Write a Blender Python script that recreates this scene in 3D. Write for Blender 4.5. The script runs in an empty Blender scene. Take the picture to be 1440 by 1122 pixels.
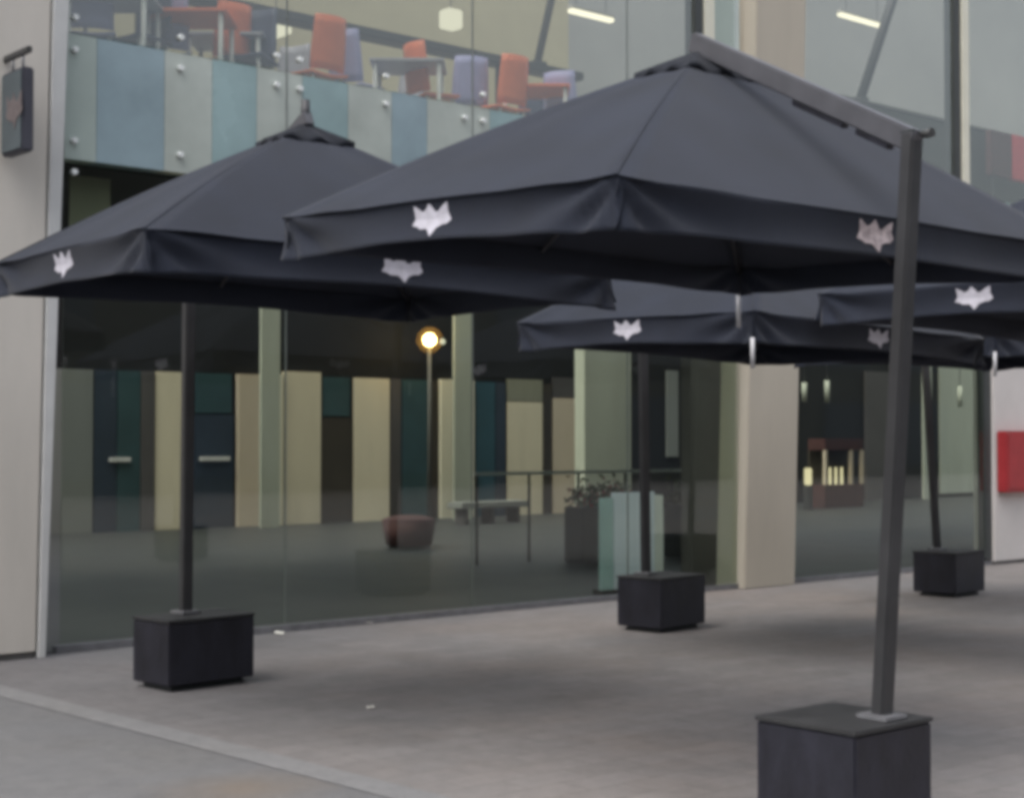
import bpy, bmesh, math, random
from mathutils import Vector, Matrix
random.seed(7)
SC = bpy.context.scene
COL = SC.collection
R = math.radians

# ------------------------------------------------------------------ camera numbers
FPX, CAMH = 2200.0, 1.6
PIT = math.atan(57 / FPX)

def ray(px, py):
    u = (px - 720) / FPX
    w = (561 - py) / FPX
    return Vector((u, math.cos(PIT) - w * math.sin(PIT), math.sin(PIT) + w * math.cos(PIT)))

# facade frame: s runs along the glass front, q points out of it, z is up
P0 = Vector((-3.5, 11.7, 0))
FD = Vector((10.24, 8.9, 0)).normalized()
ND = Vector((FD.y, -FD.x, 0))
FYAW = math.atan2(FD.y, FD.x)

def W(s, q, z):
    return P0 + FD * s + ND * q + Vector((0, 0, z))

def sz(px, py, q=0.0):
    d = ray(px, py)
    t = (q + P0.dot(ND)) / d.dot(ND)
    p = d * t
    return (p - P0).dot(FD), p.z + CAMH

def sx(px, q=0.0, py=618):
    return sz(px, py, q)[0]

def gnd(px, py, z=0.0):
    d = ray(px, py)
    t = (z - CAMH) / d.z
    return Vector((d.x * t, d.y * t, z))

# ------------------------------------------------------------------ materials
def new_mat(name):
    m = bpy.data.materials.new(name)
    m.use_nodes = True
    nt = m.node_tree
    nt.nodes.clear()
    out = nt.nodes.new('ShaderNodeOutputMaterial')
    return m, nt, out

def mat(name, c, rough=0.6, var=0.12, scale=3.0, bump=0.0, bscale=40.0, metal=0.0, spec=0.4, sheen=0.0, tint=None, coat=0.0, stretch=None):
    m, nt, out = new_mat(name)
    N, L = nt.nodes, nt.links
    b = N.new('ShaderNodeBsdfPrincipled')
    b.inputs['Roughness'].default_value = rough
    b.inputs['Metallic'].default_value = metal
    b.inputs['Specular IOR Level'].default_value = spec
    if sheen:
        b.inputs['Sheen Weight'].default_value = sheen
        b.inputs['Sheen Roughness'].default_value = 0.5
    if coat:
        b.inputs['Coat Weight'].default_value = coat
        b.inputs['Coat Roughness'].default_value = 0.08
    tc = N.new('ShaderNodeTexCoord')
    src = tc.outputs['Object']
    if stretch:
        mp = N.new('ShaderNodeMapping')
        mp.inputs['Scale'].default_value = stretch
        L.new(src, mp.inputs['Vector'])
        src = mp.outputs['Vector']
    nz = N.new('ShaderNodeTexNoise')
    nz.inputs['Scale'].default_value = scale
    nz.inputs['Detail'].default_value = 6
    nz.inputs['Roughness'].default_value = 0.6
    L.new(src, nz.inputs['Vector'])
    rp = N.new('ShaderNodeValToRGB')
    rp.color_ramp.elements[0].position = 0.3
    rp.color_ramp.elements[1].position = 0.7
    t = tint or c
    rp.color_ramp.elements[0].color = (*[v * (1 - var) for v in c], 1)
    rp.color_ramp.elements[1].color = (*[min(1, v * (1 + var)) for v in t], 1)
    L.new(nz.outputs['Fac'], rp.inputs['Fac'])
    L.new(rp.outputs['Color'], b.inputs['Base Color'])
    rr = N.new('ShaderNodeMapRange')
    rr.inputs['To Min'].default_value = max(0.02, rough - 0.08)
    rr.inputs['To Max'].default_value = min(1, rough + 0.08)
    L.new(nz.outputs['Fac'], rr.inputs['Value'])
    L.new(rr.outputs['Result'], b.inputs['Roughness'])
    if bump:
        n2 = N.new('ShaderNodeTexNoise')
        n2.inputs['Scale'].default_value = bscale
        n2.inputs['Detail'].default_value = 4
        L.new(tc.outputs['Object'], n2.inputs['Vector'])
        bp = N.new('ShaderNodeBump')
        bp.inputs['Strength'].default_value = bump
        bp.inputs['Distance'].default_value = 0.01
        L.new(n2.outputs['Fac'], bp.inputs['Height'])
        L.new(bp.outputs['Normal'], b.inputs['Normal'])
    L.new(b.outputs['BSDF'], out.inputs['Surface'])
    return m

def emit(name, c, st):
    m, nt, out = new_mat(name)
    e = nt.nodes.new('ShaderNodeEmission')
    e.inputs['Color'].default_value = (*c, 1)
    e.inputs['Strength'].default_value = st
    nt.links.new(e.outputs[0], out.inputs['Surface'])
    return m

def glass(name, tintc, refl):
    m, nt, out = new_mat(name)
    N, L = nt.nodes, nt.links
    tr = N.new('ShaderNodeBsdfTransparent')
    tr.inputs['Color'].default_value = (*tintc, 1)
    gl = N.new('ShaderNodeBsdfGlossy')
    gl.inputs['Roughness'].default_value = 0.03
    gl.inputs['Color'].default_value = (0.9, 0.95, 0.95, 1)
    # slightly uneven panes, so what they mirror wobbles
    tc = N.new('ShaderNodeTexCoord')
    nz = N.new('ShaderNodeTexNoise')
    nz.inputs['Scale'].default_value = 0.9
    L.new(tc.outputs['Object'], nz.inputs['Vector'])
    bp = N.new('ShaderNodeBump')
    bp.inputs['Strength'].default_value = 0.05
    bp.inputs['Distance'].default_value = 0.03
    L.new(nz.outputs['Fac'], bp.inputs['Height'])
    L.new(bp.outputs['Normal'], gl.inputs['Normal'])
    fr = N.new('ShaderNodeFresnel')
    fr.inputs['IOR'].default_value = 1.5
    # mirror only on the face turned to the viewer: the pane's far face would count as leaving solid glass
    ge = N.new('ShaderNodeNewGeometry')
    iv = N.new('ShaderNodeMath')
    iv.operation = 'SUBTRACT'
    iv.inputs[0].default_value = 1.0
    L.new(ge.outputs['Backfacing'], iv.inputs[1])
    ad = N.new('ShaderNodeMath')
    ad.operation = 'MULTIPLY_ADD'
    ad.inputs[1].default_value = 1.0
    ad.inputs[2].default_value = refl
    ad.use_clamp = True
    L.new(fr.outputs[0], ad.inputs[0])
    mx = N.new('ShaderNodeMixShader')
    mu = N.new('ShaderNodeMath')
    mu.operation = 'MULTIPLY'
    L.new(ad.outputs[0], mu.inputs[0])
    L.new(iv.outputs[0], mu.inputs[1])
    L.new(mu.outputs[0], mx.inputs[0])
    L.new(tr.outputs[0], mx.inputs[1])
    L.new(gl.outputs[0], mx.inputs[2])
    L.new(mx.outputs[0], out.inputs['Surface'])
    return m

def paving_mat(name, base, warm, cool, stain=False, joints=0.35, bw=0.4, bh=0.2, left_tone=None):
    m, nt, out = new_mat(name)
    N, L = nt.nodes, nt.links
    b = N.new('ShaderNodeBsdfPrincipled')
    b.inputs['Specular IOR Level'].default_value = 0.35
    tc = N.new('ShaderNodeTexCoord')
    mp = N.new('ShaderNodeMapping')
    mp.inputs['Rotation'].default_value = (0, 0, -FYAW)
    L.new(tc.outputs['Object'], mp.inputs['Vector'])
    def noise(sc, det=5, ro=0.6, vec=None):
        n = N.new('ShaderNodeTexNoise')
        n.inputs['Scale'].default_value = sc
        n.inputs['Detail'].default_value = det
        n.inputs['Roughness'].default_value = ro
        L.new(vec or tc.outputs['Object'], n.inputs['Vector'])
        return n.outputs['Fac']
    def ramp(f, a, bb, ca=(0, 0, 0, 1), cb=(1, 1, 1, 1)):
        r = N.new('ShaderNodeValToRGB')
        r.color_ramp.elements[0].position = a
        r.color_ramp.elements[1].position = bb
        r.color_ramp.elements[0].color = ca
        r.color_ramp.elements[1].color = cb
        L.new(f, r.inputs['Fac'])
        return r.outputs['Color']
    def mix(f, a, bb, mode='MIX'):
        x = N.new('ShaderNodeMixRGB')
        x.blend_type = mode
        for k, v in ((0, f), (1, a), (2, bb)):
            if hasattr(v, 'links') or hasattr(v, 'is_linked'):
                L.new(v, x.inputs[k])
            elif isinstance(v, float):
                x.inputs[k].default_value = v
            else:
                x.inputs[k].default_value = (*v, 1)
        return x.outputs[0]
    c = mix(ramp(noise(0.35, 4), 0.35, 0.65), cool, warm)
    c = mix(ramp(noise(1.3, 6, 0.7), 0.3, 0.75), c, base)
    if left_tone:
        # darker, greyer blocks towards the left end of the paving
        sp_ = N.new('ShaderNodeSeparateXYZ')
        L.new(tc.outputs['Object'], sp_.inputs[0])
        ma = N.new('ShaderNodeMath')
        ma.operation = 'MULTIPLY_ADD'
        ma.inputs[1].default_value = 2.2
        L.new(noise(0.6, 4), ma.inputs[0])
        L.new(sp_.outputs['X'], ma.inputs[2])
        wr = N.new('ShaderNodeMapRange')
        wr.interpolation_type = 'SMOOTHSTEP'
        wr.inputs['From Min'].default_value = -1.8
        wr.inputs['From Max'].default_value = 1.6
        wr.inputs['To Min'].default_value = 0.75
        wr.inputs['To Max'].default_value = 0.0
        L.new(ma.outputs[0], wr.inputs['Value'])
        c = mix(wr.outputs[0], c, left_tone)
    # speckle and worn patches
    sp = ramp(noise(9, 8, 0.75), 0.25, 0.8, (0.78, 0.78, 0.78, 1), (1.16, 1.15, 1.13, 1))
    c = mix(1.0, c, sp, 'MULTIPLY')
    fine = ramp(noise(90, 4, 0.7), 0.2, 0.8, (0.82, 0.82, 0.82, 1), (1.15, 1.15, 1.15, 1))
    c = mix(1.0, c, fine, 'MULTIPLY')
    bump_src = noise(60, 5, 0.7)
    if joints:
        br = N.new('ShaderNodeTexBrick')
        br.inputs['Scale'].default_value = 1.0
        br.inputs['Brick Width'].default_value = bw
        br.inputs['Row Height'].default_value = bh
        br.inputs['Mortar Size'].default_value = 0.006
        br.inputs['Mortar Smooth'].default_value = 0.4
        br.inputs['Bias'].default_value = 0.0
        br.inputs['Color1'].default_value = (0.86, 0.85, 0.85, 1)
        br.inputs['Color2'].default_value = (1.12, 1.1, 1.1, 1)
        br.inputs['Mortar'].default_value = (0.6, 0.58, 0.56, 1)
        L.new(mp.outputs['Vector'], br.inputs['Vector'])
        c = mix(joints, c, mix(1.0, c, br.outputs['Color'], 'MULTIPLY'))
    # drip and tread stains
    st = ramp(noise(0.8, 3, 0.5), 0.58, 0.74, (1, 1, 1, 1), (0.8, 0.78, 0.76, 1))
    c = mix(1.0, c, st, 'MULTIPLY')
    if stain:
        g = N.new('ShaderNodeVectorMath')
        g.operation = 'DISTANCE'
        ctr = gnd(345, 1108)
        g.inputs[1].default_value = (ctr.x, ctr.y, 0)
        L.new(tc.outputs['Object'], g.inputs[0])
        a = N.new('ShaderNodeMath')
        a.operation = 'MULTIPLY_ADD'
        a.inputs[1].default_value = 0.5
        L.new(noise(3.0, 4), a.inputs[0])
        L.new(g.outputs['Value'], a.inputs[2])
        f = ramp(a.outputs[0], 0.25, 0.72, (1, 1, 1, 1), (0, 0, 0, 1))
        f2 = N.new('ShaderNodeMath')
        f2.operation = 'MULTIPLY'
        f2.inputs[1].default_value = 0.35
        L.new(f, f2.inputs[0])
        c = mix(f2.outputs[0], c, (0.20, 0.135, 0.075))
    L.new(c, b.inputs['Base Color'])
    rr = ramp(noise(2.0, 5), 0.3, 0.7, (0.62, 0.62, 0.62, 1), (0.88, 0.88, 0.88, 1))
    L.new(rr, b.inputs['Roughness'])
    bp = N.new('ShaderNodeBump')
    bp.inputs['Strength'].default_value = 0.35
    bp.inputs['Distance'].default_value = 0.004
    L.new(bump_src, bp.inputs['Height'])
    L.new(bp.outputs['Normal'], b.inputs['Normal'])
    L.new(b.outputs['BSDF'], out.inputs['Surface'])
    return m

M = {
    'fabric': mat('canopy_fabric', (0.0165, 0.0200, 0.0315), 0.85, 0.22, 2.2, 0.3, 300, sheen=0.10, spec=0.2),
    'cap': mat('vent_fabric', (0.012, 0.014, 0.02), 0.85, 0.14, 4, 0.25, 300, sheen=0.05, spec=0.2),
    'mast': mat('mast_steel', (0.034, 0.034, 0.036), 0.42, 0.18, 5, 0.08, 60, spec=0.5),
    'arm': mat('arm_aluminium', (0.085, 0.085, 0.095), 0.4, 0.15, 6, 0.05, 60, spec=0.5),
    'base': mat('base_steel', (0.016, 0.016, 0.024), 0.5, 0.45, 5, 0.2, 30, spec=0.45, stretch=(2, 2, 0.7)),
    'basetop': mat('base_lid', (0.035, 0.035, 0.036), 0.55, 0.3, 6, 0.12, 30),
    'collar': mat('collar_steel', (0.2, 0.2, 0.21), 0.4, 0.2, 10, metal=0.3),
    'logo': mat('emblem_white', (0.50, 0.485, 0.54), 0.7, 0.16, 22),
    'logopink': mat('emblem_pink', (0.36, 0.29, 0.30), 0.7, 0.30, 26, tint=(0.55, 0.47, 0.47)),
    'strap': mat('strap_white', (0.5, 0.5, 0.52), 0.6, 0.1, 10),
    'stone': mat('stone_cladding', (0.565, 0.53, 0.475), 0.75, 0.045, 1.6, 0.15, 50, tint=(0.585, 0.545, 0.49), stretch=(2, 2, 0.5)),
    'silver': mat('brushed_trim', (0.55, 0.55, 0.54), 0.4, 0.06, 4, spec=0.5),
    'darktrim': mat('dark_strip', (0.12, 0.115, 0.11), 0.7, 0.2, 5),
    'pillar': mat('pillar_plaster', (0.475, 0.43, 0.355), 0.8, 0.05, 1.6, 0.15, 40, stretch=(2, 2, 0.5)),
    'white': mat('white_render', (0.62, 0.585, 0.56), 0.8, 0.06, 1.5, 0.12, 40),
    'red': mat('red_enamel', (0.36, 0.035, 0.04), 0.4, 0.12, 5),
    'redbright': mat('banner_red', (0.55, 0.05, 0.06), 0.5, 0.1, 5),
    'mull': mat('dark_mullion', (0.05, 0.055, 0.055), 0.45, 0.1, 4),
    'joint': mat('black_sealant', (0.03, 0.035, 0.035), 0.6, 0.1, 4),
    'jointgrey': mat('grey_sealant', (0.16, 0.17, 0.165), 0.6, 0.1, 4),
    'creammull': mat('cream_mullion', (0.72, 0.70, 0.58), 0.5, 0.06, 4),
    'opal': mat('opal_panel', (0.55, 0.62, 0.59), 0.3, 0.06, 1.2),
    'fix': mat('steel_fixing', (0.8, 0.82, 0.8), 0.35, 0.05, 10),
    'sp_green': mat('frit_grey_green', (0.41, 0.475, 0.435), 0.25, 0.1, 1.5, coat=0.4),
    'sp_pale': mat('frit_pale', (0.47, 0.51, 0.465), 0.25, 0.14, 1.5, coat=0.4),
    'sp_blue': mat('frit_blue', (0.30, 0.39, 0.425), 0.25, 0.14, 1.5, coat=0.4),
    'sp_teal': mat('frit_teal', (0.31, 0.425, 0.43), 0.25, 0.14, 1.5, coat=0.4),
    'glass': glass('lower_glass', (0.86, 0.90, 0.85), 0.035),
    'glass_up': glass('upper_glass', (0.88, 0.89, 0.85), 0.13),
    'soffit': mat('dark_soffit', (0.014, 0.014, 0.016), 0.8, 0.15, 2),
    'hallfloor': mat('hall_floor', (0.038, 0.040, 0.039), 0.5, 0.2, 1.2, 0.05, 20),
    'deck': mat('upper_floor', (0.2, 0.19, 0.17), 0.6, 0.12, 1.5),
    'olive': mat('olive_cream_wall', (0.55, 0.49, 0.33), 0.85, 0.08, 0.8),
    'greywall': mat('pale_grey_wall', (0.43, 0.425, 0.405), 0.85, 0.08, 0.5),
    'darkwall': mat('dark_cladding', (0.012, 0.012, 0.014), 0.7, 0.2, 1.5),
    'cream': mat('cream_panel', (0.84, 0.73, 0.55), 0.7, 0.12, 0.9, stretch=(1, 1, 0.25)),
    'creamlt': mat('light_cream_panel', (0.86, 0.79, 0.62), 0.7, 0.12, 0.9, stretch=(1, 1, 0.25)),
    'tan': mat('tan_panel', (0.68, 0.56, 0.43), 0.7, 0.12, 0.9, stretch=(1, 1, 0.25)),
    'olivepan': mat('olive_panel', (0.30, 0.29, 0.22), 0.7, 0.14, 0.9, stretch=(1, 1, 0.25)),
    'greypan': mat('grey_panel', (0.24, 0.245, 0.23), 0.7, 0.14, 0.9, stretch=(1, 1, 0.25)),
    'plumpan': mat('plum_panel', (0.10, 0.09, 0.09), 0.7, 0.14, 0.9),
    'palegreen': mat('pale_green_panel', (0.47, 0.48, 0.40), 0.6, 0.12, 0.9, stretch=(1, 1, 0.25)),
    'navy': mat('navy_door', (0.035, 0.05, 0.075), 0.5, 0.15, 1),
    'tealdoor': mat('teal_door', (0.04, 0.085, 0.095), 0.5, 0.2, 1),
    'tealbright': mat('teal_blue_door', (0.03, 0.09, 0.125), 0.5, 0.2, 1),
    'brown': mat('brown_panel', (0.05, 0.04, 0.03), 0.7, 0.2, 1),
    'bar': mat('push_bar_steel', (0.7, 0.68, 0.66), 0.4, 0.05, 8),
    'rail': mat('dark_rail', (0.05, 0.05, 0.05), 0.5, 0.15, 4),
    'bronze': mat('bronze_strut', (0.10, 0.095, 0.085), 0.5, 0.15, 5),
    'darkgrey': mat('dark_grey_building', (0.055, 0.056, 0.048), 0.7, 0.1, 1),
    'orange': mat('orange_shell', (0.78, 0.20, 0.085), 0.45, 0.08, 6),
    'purple': mat('lavender_shell', (0.36, 0.36, 0.62), 0.5, 0.08, 6),
    'navyseat': mat('navy_shell', (0.06, 0.07, 0.13), 0.5, 0.08, 6),
    'whiteleg': mat('white_leg', (0.68, 0.68, 0.68), 0.4, 0.04, 6),
    'tabletop': mat('table_laminate', (0.42, 0.41, 0.47), 0.4, 0.08, 4),
    'signface': mat('sign_face', (0.085, 0.105, 0.115), 0.5, 0.15, 3),
    'signedge': mat('sign_edge', (0.055, 0.055, 0.07), 0.5, 0.15, 3),
    'signmark': mat('sign_mark', (0.15, 0.125, 0.125), 0.6, 0.3, 18),
    'board': mat('pale_board', (0.66, 0.70, 0.82), 0.5, 0.08, 1.5),
    'boardteal': mat('teal_board', (0.36, 0.50, 0.52), 0.4, 0.1, 1.5),
    'leaf': mat('planter_leaf', (0.04, 0.07, 0.035), 0.6, 0.35, 9, tint=(0.09, 0.09, 0.05)),
    'redleaf': mat('red_flower', (0.25, 0.05, 0.05), 0.6, 0.3, 9),
    'rib': mat('rib_steel', (0.05, 0.05, 0.055), 0.5, 0.1, 6),
    'paper': mat('paper_scrap', (0.8, 0.78, 0.7), 0.8, 0.05, 10),
    'redstool': mat('red_brown_fabric', (0.075, 0.03, 0.028), 0.8, 0.2, 5),
    'bulb': emit('bulb_glow', (1.0, 0.66, 0.26), 14),
    'tube': emit('tube_glow', (1.0, 0.93, 0.74), 0.8),
    'tubew': emit('square_lamp_glow', (1.0, 0.96, 0.76), 0.45),
    'shelfglow': emit('shelf_glow', (1.0, 0.85, 0.55), 0.5),
}
def halo_skin():
    m, nt, out = new_mat('halo_shell')
    N, L = nt.nodes, nt.links
    tr = N.new('ShaderNodeBsdfTransparent')
    tl = N.new('ShaderNodeBsdfTranslucent')
    tl.inputs['Color'].default_value = (0.9, 0.6, 0.25, 1)
    lw = N.new('ShaderNodeLayerWeight')
    lw.inputs['Blend'].default_value = 0.5
    rp = N.new('ShaderNodeMapRange')
    rp.inputs['From Min'].default_value = 0.0
    rp.inputs['From Max'].default_value = 0.85
    rp.inputs['To Min'].default_value = 0.10
    rp.inputs['To Max'].default_value = 0.0
    L.new(lw.outputs['Facing'], rp.inputs['Value'])
    mx = N.new('ShaderNodeMixShader')
    L.new(rp.outputs[0], mx.inputs[0])
    L.new(tr.outputs[0], mx.inputs[1])
    L.new(tl.outputs[0], mx.inputs[2])
    L.new(mx.outputs[0], out.inputs['Surface'])
    return m
M['halo_skin'] = halo_skin()
PAVE = paving_mat('paving_blocks', (0.228, 0.214, 0.208), (0.262, 0.222, 0.198), (0.205, 0.203, 0.208), joints=0.55, bw=0.4, bh=0.2, left_tone=(0.135, 0.135, 0.142))
APRON = paving_mat('apron_concrete', (0.150, 0.151, 0.156), (0.156, 0.151, 0.146), (0.142, 0.145, 0.156), stain=True, joints=0.0)
STRIP = paving_mat('edge_concrete', (0.205, 0.205, 0.21), (0.205, 0.2, 0.195), (0.19, 0.193, 0.202), joints=0.15, bw=0.9, bh=3.0)

# ------------------------------------------------------------------ object helpers
def tag(o, label=None, cat=None, group=None, kind=None):
    for k, v in (('label', label), ('category', cat), ('group', group), ('kind', kind)):
        if v:
            o[k] = v
    return o

def thing(name, loc, label, cat, group=None):
    o = bpy.data.objects.new(name, None)
    o.empty_display_size = 0.2
    COL.objects.link(o)
    o.location = loc
    return tag(o, label, cat, group)

def origin_of(o):
    v = Vector((0, 0, 0))
    while o is not None:
        v = v + Vector(o.location)
        o = o.parent
    return v

class MB:
    def __init__(self):
        self.bm = bmesh.new()

    def hexa(self, p, bevel=0.0):
        b = bmesh.new()
        vs = [b.verts.new(x) for x in p]
        for f in ((0, 3, 2, 1), (4, 5, 6, 7), (0, 1, 5, 4), (1, 2, 6, 5), (2, 3, 7, 6), (3, 0, 4, 7)):
            b.faces.new([vs[i] for i in f])
        bmesh.ops.recalc_face_normals(b, faces=b.faces)
        if bevel:
            bmesh.ops.bevel(b, geom=list(b.edges), offset=bevel, segments=2, affect='EDGES', clamp_overlap=True)
        self.join(b)
        return self

    def join(self, b):
        mp = {v: self.bm.verts.new(v.co) for v in b.verts}
        for f in b.faces:
            nf = self.bm.faces.new([mp[v] for v in f.verts])
            nf.smooth = f.smooth
        b.free()

    def box(self, s0, s1, q0, q1, z0, z1, bevel=0.0):
        return self.hexa([W(s0, q0, z0), W(s1, q0, z0), W(s1, q1, z0), W(s0, q1, z0),
                          W(s0, q0, z1), W(s1, q0, z1), W(s1, q1, z1), W(s0, q1, z1)], bevel)

    def obox(self, c, ax, ay, az, bevel=0.0):
        c = Vector(c)
        return self.hexa([c - ax - ay - az, c + ax - ay - az, c + ax + ay - az, c - ax + ay - az,
                          c - ax - ay + az, c + ax - ay + az, c + ax + ay + az, c - ax + ay + az], bevel)

    def prism(self, poly, ext, bevel=0.0):
        b = bmesh.new()
        a = [b.verts.new(p) for p in poly]
        c = [b.verts.new(Vector(p) + ext) for p in poly]
        b.faces.new(a)
        b.faces.new(c[::-1])
        n = len(a)
        for i in range(n):
            b.faces.new([a[i], c[i], c[(i + 1) % n], a[(i + 1) % n]])
        bmesh.ops.recalc_face_normals(b, faces=b.faces)
        if bevel:
            bmesh.ops.bevel(b, geom=list(b.edges), offset=bevel, segments=2, affect='EDGES', clamp_overlap=True)
        self.join(b)
        return self

    def beam(self, p0, p1, w, h, up=Vector((0, 0, 1)), bevel=0.0):
        p0, p1 = Vector(p0), Vector(p1)
        d = (p1 - p0).normalized()
        x = d.cross(up).normalized()
        y = x.cross(d).normalized()
        ax, ay = x * w / 2, y * h / 2
        return self.hexa([p0 - ax - ay, p0 + ax - ay, p0 + ax + ay, p0 - ax + ay,
                          p1 - ax - ay, p1 + ax - ay, p1 + ax + ay, p1 - ax + ay], bevel)

    def tube(self, p0, p1, r0, r1=None, n=12):
        r1 = r0 if r1 is None else r1
        p0, p1 = Vector(p0), Vector(p1)
        d = (p1 - p0).normalized()
        x = d.orthogonal().normalized()
        y = d.cross(x)
        b = self.bm
        A = [b.verts.new(p0 + (x * math.cos(t) + y * math.sin(t)) * r0) for t in [i * 2 * math.pi / n for i in range(n)]]
        B = [b.verts.new(p1 + (x * math.cos(t) + y * math.sin(t)) * r1) for t in [i * 2 * math.pi / n for i in range(n)]]
        for i in range(n):
            f = b.faces.new([A[i], A[(i + 1) % n], B[(i + 1) % n], B[i]])
            f.smooth = True
        b.faces.new(A[::-1])
        b.faces.new(B)
        return self

    def ball(self, c, r, seg=16, sq=(1, 1, 1)):
        b = bmesh.new()
        bmesh.ops.create_uvsphere(b, u_segments=seg, v_segments=seg // 2, radius=r)
        for v in b.verts:
            v.co = Vector((v.co.x * sq[0], v.co.y * sq[1], v.co.z * sq[2])) + Vector(c)
        for f in b.faces:
            f.smooth = True
        self.join(b)
        return self

    def grid(self, rows, smooth=True):
        b = self.bm
        V = [[b.verts.new(p) for p in r] for r in rows]
        for i in range(len(V) - 1):
            for j in range(len(V[0]) - 1):
                f = b.faces.new([V[i][j], V[i][j + 1], V[i + 1][j + 1], V[i + 1][j]])
                f.smooth = smooth
        return self

    def build(self, name, m, parent=None, origin=None):
        me = bpy.data.meshes.new(name)
        o = bpy.data.objects.new(name, me)
        COL.objects.link(o)
        if parent is not None:
            o.parent = parent
            off = origin_of(parent)
        else:
            off = Vector(origin) if origin is not None else Vector((0, 0, 0))
            o.location = off
        for v in self.bm.verts:
            v.co -= off
        self.bm.normal_update()
        self.bm.to_mesh(me)
        self.bm.free()
        me.materials.append(m)
        return o

# ================================================================== GROUND
def flat(name, pts, m, z, kind='structure'):
    mb = MB()
    vs = [mb.bm.verts.new((p[0], p[1], z)) for p in pts]
    f = mb.bm.faces.new(vs)
    f.normal_update()
    if f.normal.z < 0:
        f.normal_flip()
    o = mb.build(name, m)
    o['kind'] = kind
    return o

flat('pavement', [(-400, -300), (400, -300), (400, 500), (-400, 500)], PAVE, 0.0)
# the lighter concrete apron near the camera, bounded by a line square to the front
e0, e1 = gnd(28, 974), gnd(600, 1118)
ed = (e1 - e0).normalized()
el = Vector((-ed.y, ed.x, 0))
if el.x > 0:
    el = -el
pa, pb = e0 - ed * 0.35, e1 + ed * 30
flat('concrete_apron', [pa, pb, pb + el * 40, pa + el * 40], APRON, 0.004)
flat('edge_strip', [pa - el * 0.03, pb - el * 0.03, pb + el * 0.17, pa + el * 0.17], STRIP, 0.008)

# ================================================================== BUILDING
bld = thing('glass_building', W(6, -6, 0), 'two storey glass fronted building with cream pillar and blue and pale banded panels', 'building')
ZS0, ZS1 = 3.73, 4.69      # the banded strip of panels between the storeys
SR = 30.0                  # right end of the modelled front
PILL = (sx(1047, 0.1, 820), sx(1118, 0.1, 815))
# floor, slab, rear and side walls
o = MB().box(-4, 44, -13.9, -0.02, -0.2, 0.006).build('floor', M['hallfloor'], bld)
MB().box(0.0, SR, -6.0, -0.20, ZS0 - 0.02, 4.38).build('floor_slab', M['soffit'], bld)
MB().box(0.0, SR, -5.98, -0.22, 4.382, 4.42).build('upper_deck', M['deck'], bld)
MB().box(-4, 44, -14.2, -13.9, 0, 5.2).build('rear_wall', M['darkwall'], bld)
MB().box(-4.3, -4, -14.2, 0, 0, 5.2).build('side_wall', M['darkwall'], bld)
sg = sx(800, -6)
MB().box(0.0, sg, -6.2, -6.0, ZS0, 13.0).build('upper_wall', M['olive'], bld)
MB().box(sg, SR, -6.2, -6.003, ZS0, 13.0).build('upper_wall', M['greywall'], bld)  # pale grey here imitates sky mirrored in the upper glass
MB().box(-0.15, 0.0, -6.2, -0.2, ZS0, 13.0).build('side_wall', M['olive'], bld)
for k in range(5):
    s = 2.0 + k * 5
    MB().box(s, s + 0.15, -6.0, -0.1, 12.4, 12.7).build('roof_beam', M['bronze'], bld)

# panels and doors standing in for the mirrored building opposite, left to right
Q = -13.9
def rear(x0, x1, m, z0=0.0, z1=2.8, d=0.05, name='reflected_panel'):
    return MB().box(sx(x0, Q), sx(x1, Q), Q, Q + d, z0, z1, 0.006).build(name, M[m], bld)
rear(60, 129, 'greypan')
for x0, x1, m in ((131, 162, 'navy'), (163, 195, 'tealdoor')):
    d = rear(x0, x1, m, 0, 2.8, 0.06, 'door')
    if x0 == 163:
        MB().box(sx(150, Q), sx(180, Q), Q + 0.08, Q + 0.13, 1.21, 1.29, 0.01).build('push_bar', M['bar'], d)
rear(196, 215, 'plumpan', d=0.08)
rear(216, 256, 'cream')
d = rear(272, 326, 'navy', 0, 2.05, 0.06, 'door')
rear(274, 324, 'tealdoor', 2.08, 2.8, 0.05, 'transom_panel')
MB().box(sx(277, Q), sx(319, Q), Q + 0.08, Q + 0.13, 1.21, 1.29, 0.01).build('push_bar', M['bar'], d)
rear(331, 361, 'tan', d=0.1)
rear(363, 393, 'creamlt', z0=0, z1=2.82, d=0.12)
rear(396, 449, 'cream', z1=2.88, d=0.06)
rear(452, 490, 'tealdoor', 2.05, 2.8, name='transom_panel')
rear(450, 492, 'brown', 0, 2.02, name='door')
rear(496, 546, 'cream', z1=2.8)
rear(549, 562, 'plumpan')
rear(564, 604, 'tealdoor', name='door')
rear(606, 614, 'brown')
rear(616, 663, 'creamlt', z1=2.82, d=0.1)
rear(667, 694, 'tealbright', name='door')
rear(695, 709, 'navy', name='door')
rear(712, 761, 'cream', z1=2.4)
rear(712, 761, 'olivepan', 2.42, 2.88)  # darker upper part imitates a shadow across the cream panel
rear(762, 774, 'brown')
rear(776, 811, 'tan', z1=2.5)
rear(776, 811, 'plumpan', 2.52, 2.95)
rear(813, 820, 'brown')
rear(1320, 1378, 'palegreen', 0.1, 4.0)
rear(1250, 1268, 'plumpan', 0.0, 4.0)
rear(936, 952, 'greypan', 1.2, 3.2)
rear(990, 1046, 'plumpan', 0, 3.2)
rear(1122, 1150, 'darkwall', 0, 3.0, 0.04)
rear(1215, 1260, 'plumpan', 0, 3.4, 0.07)
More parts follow.
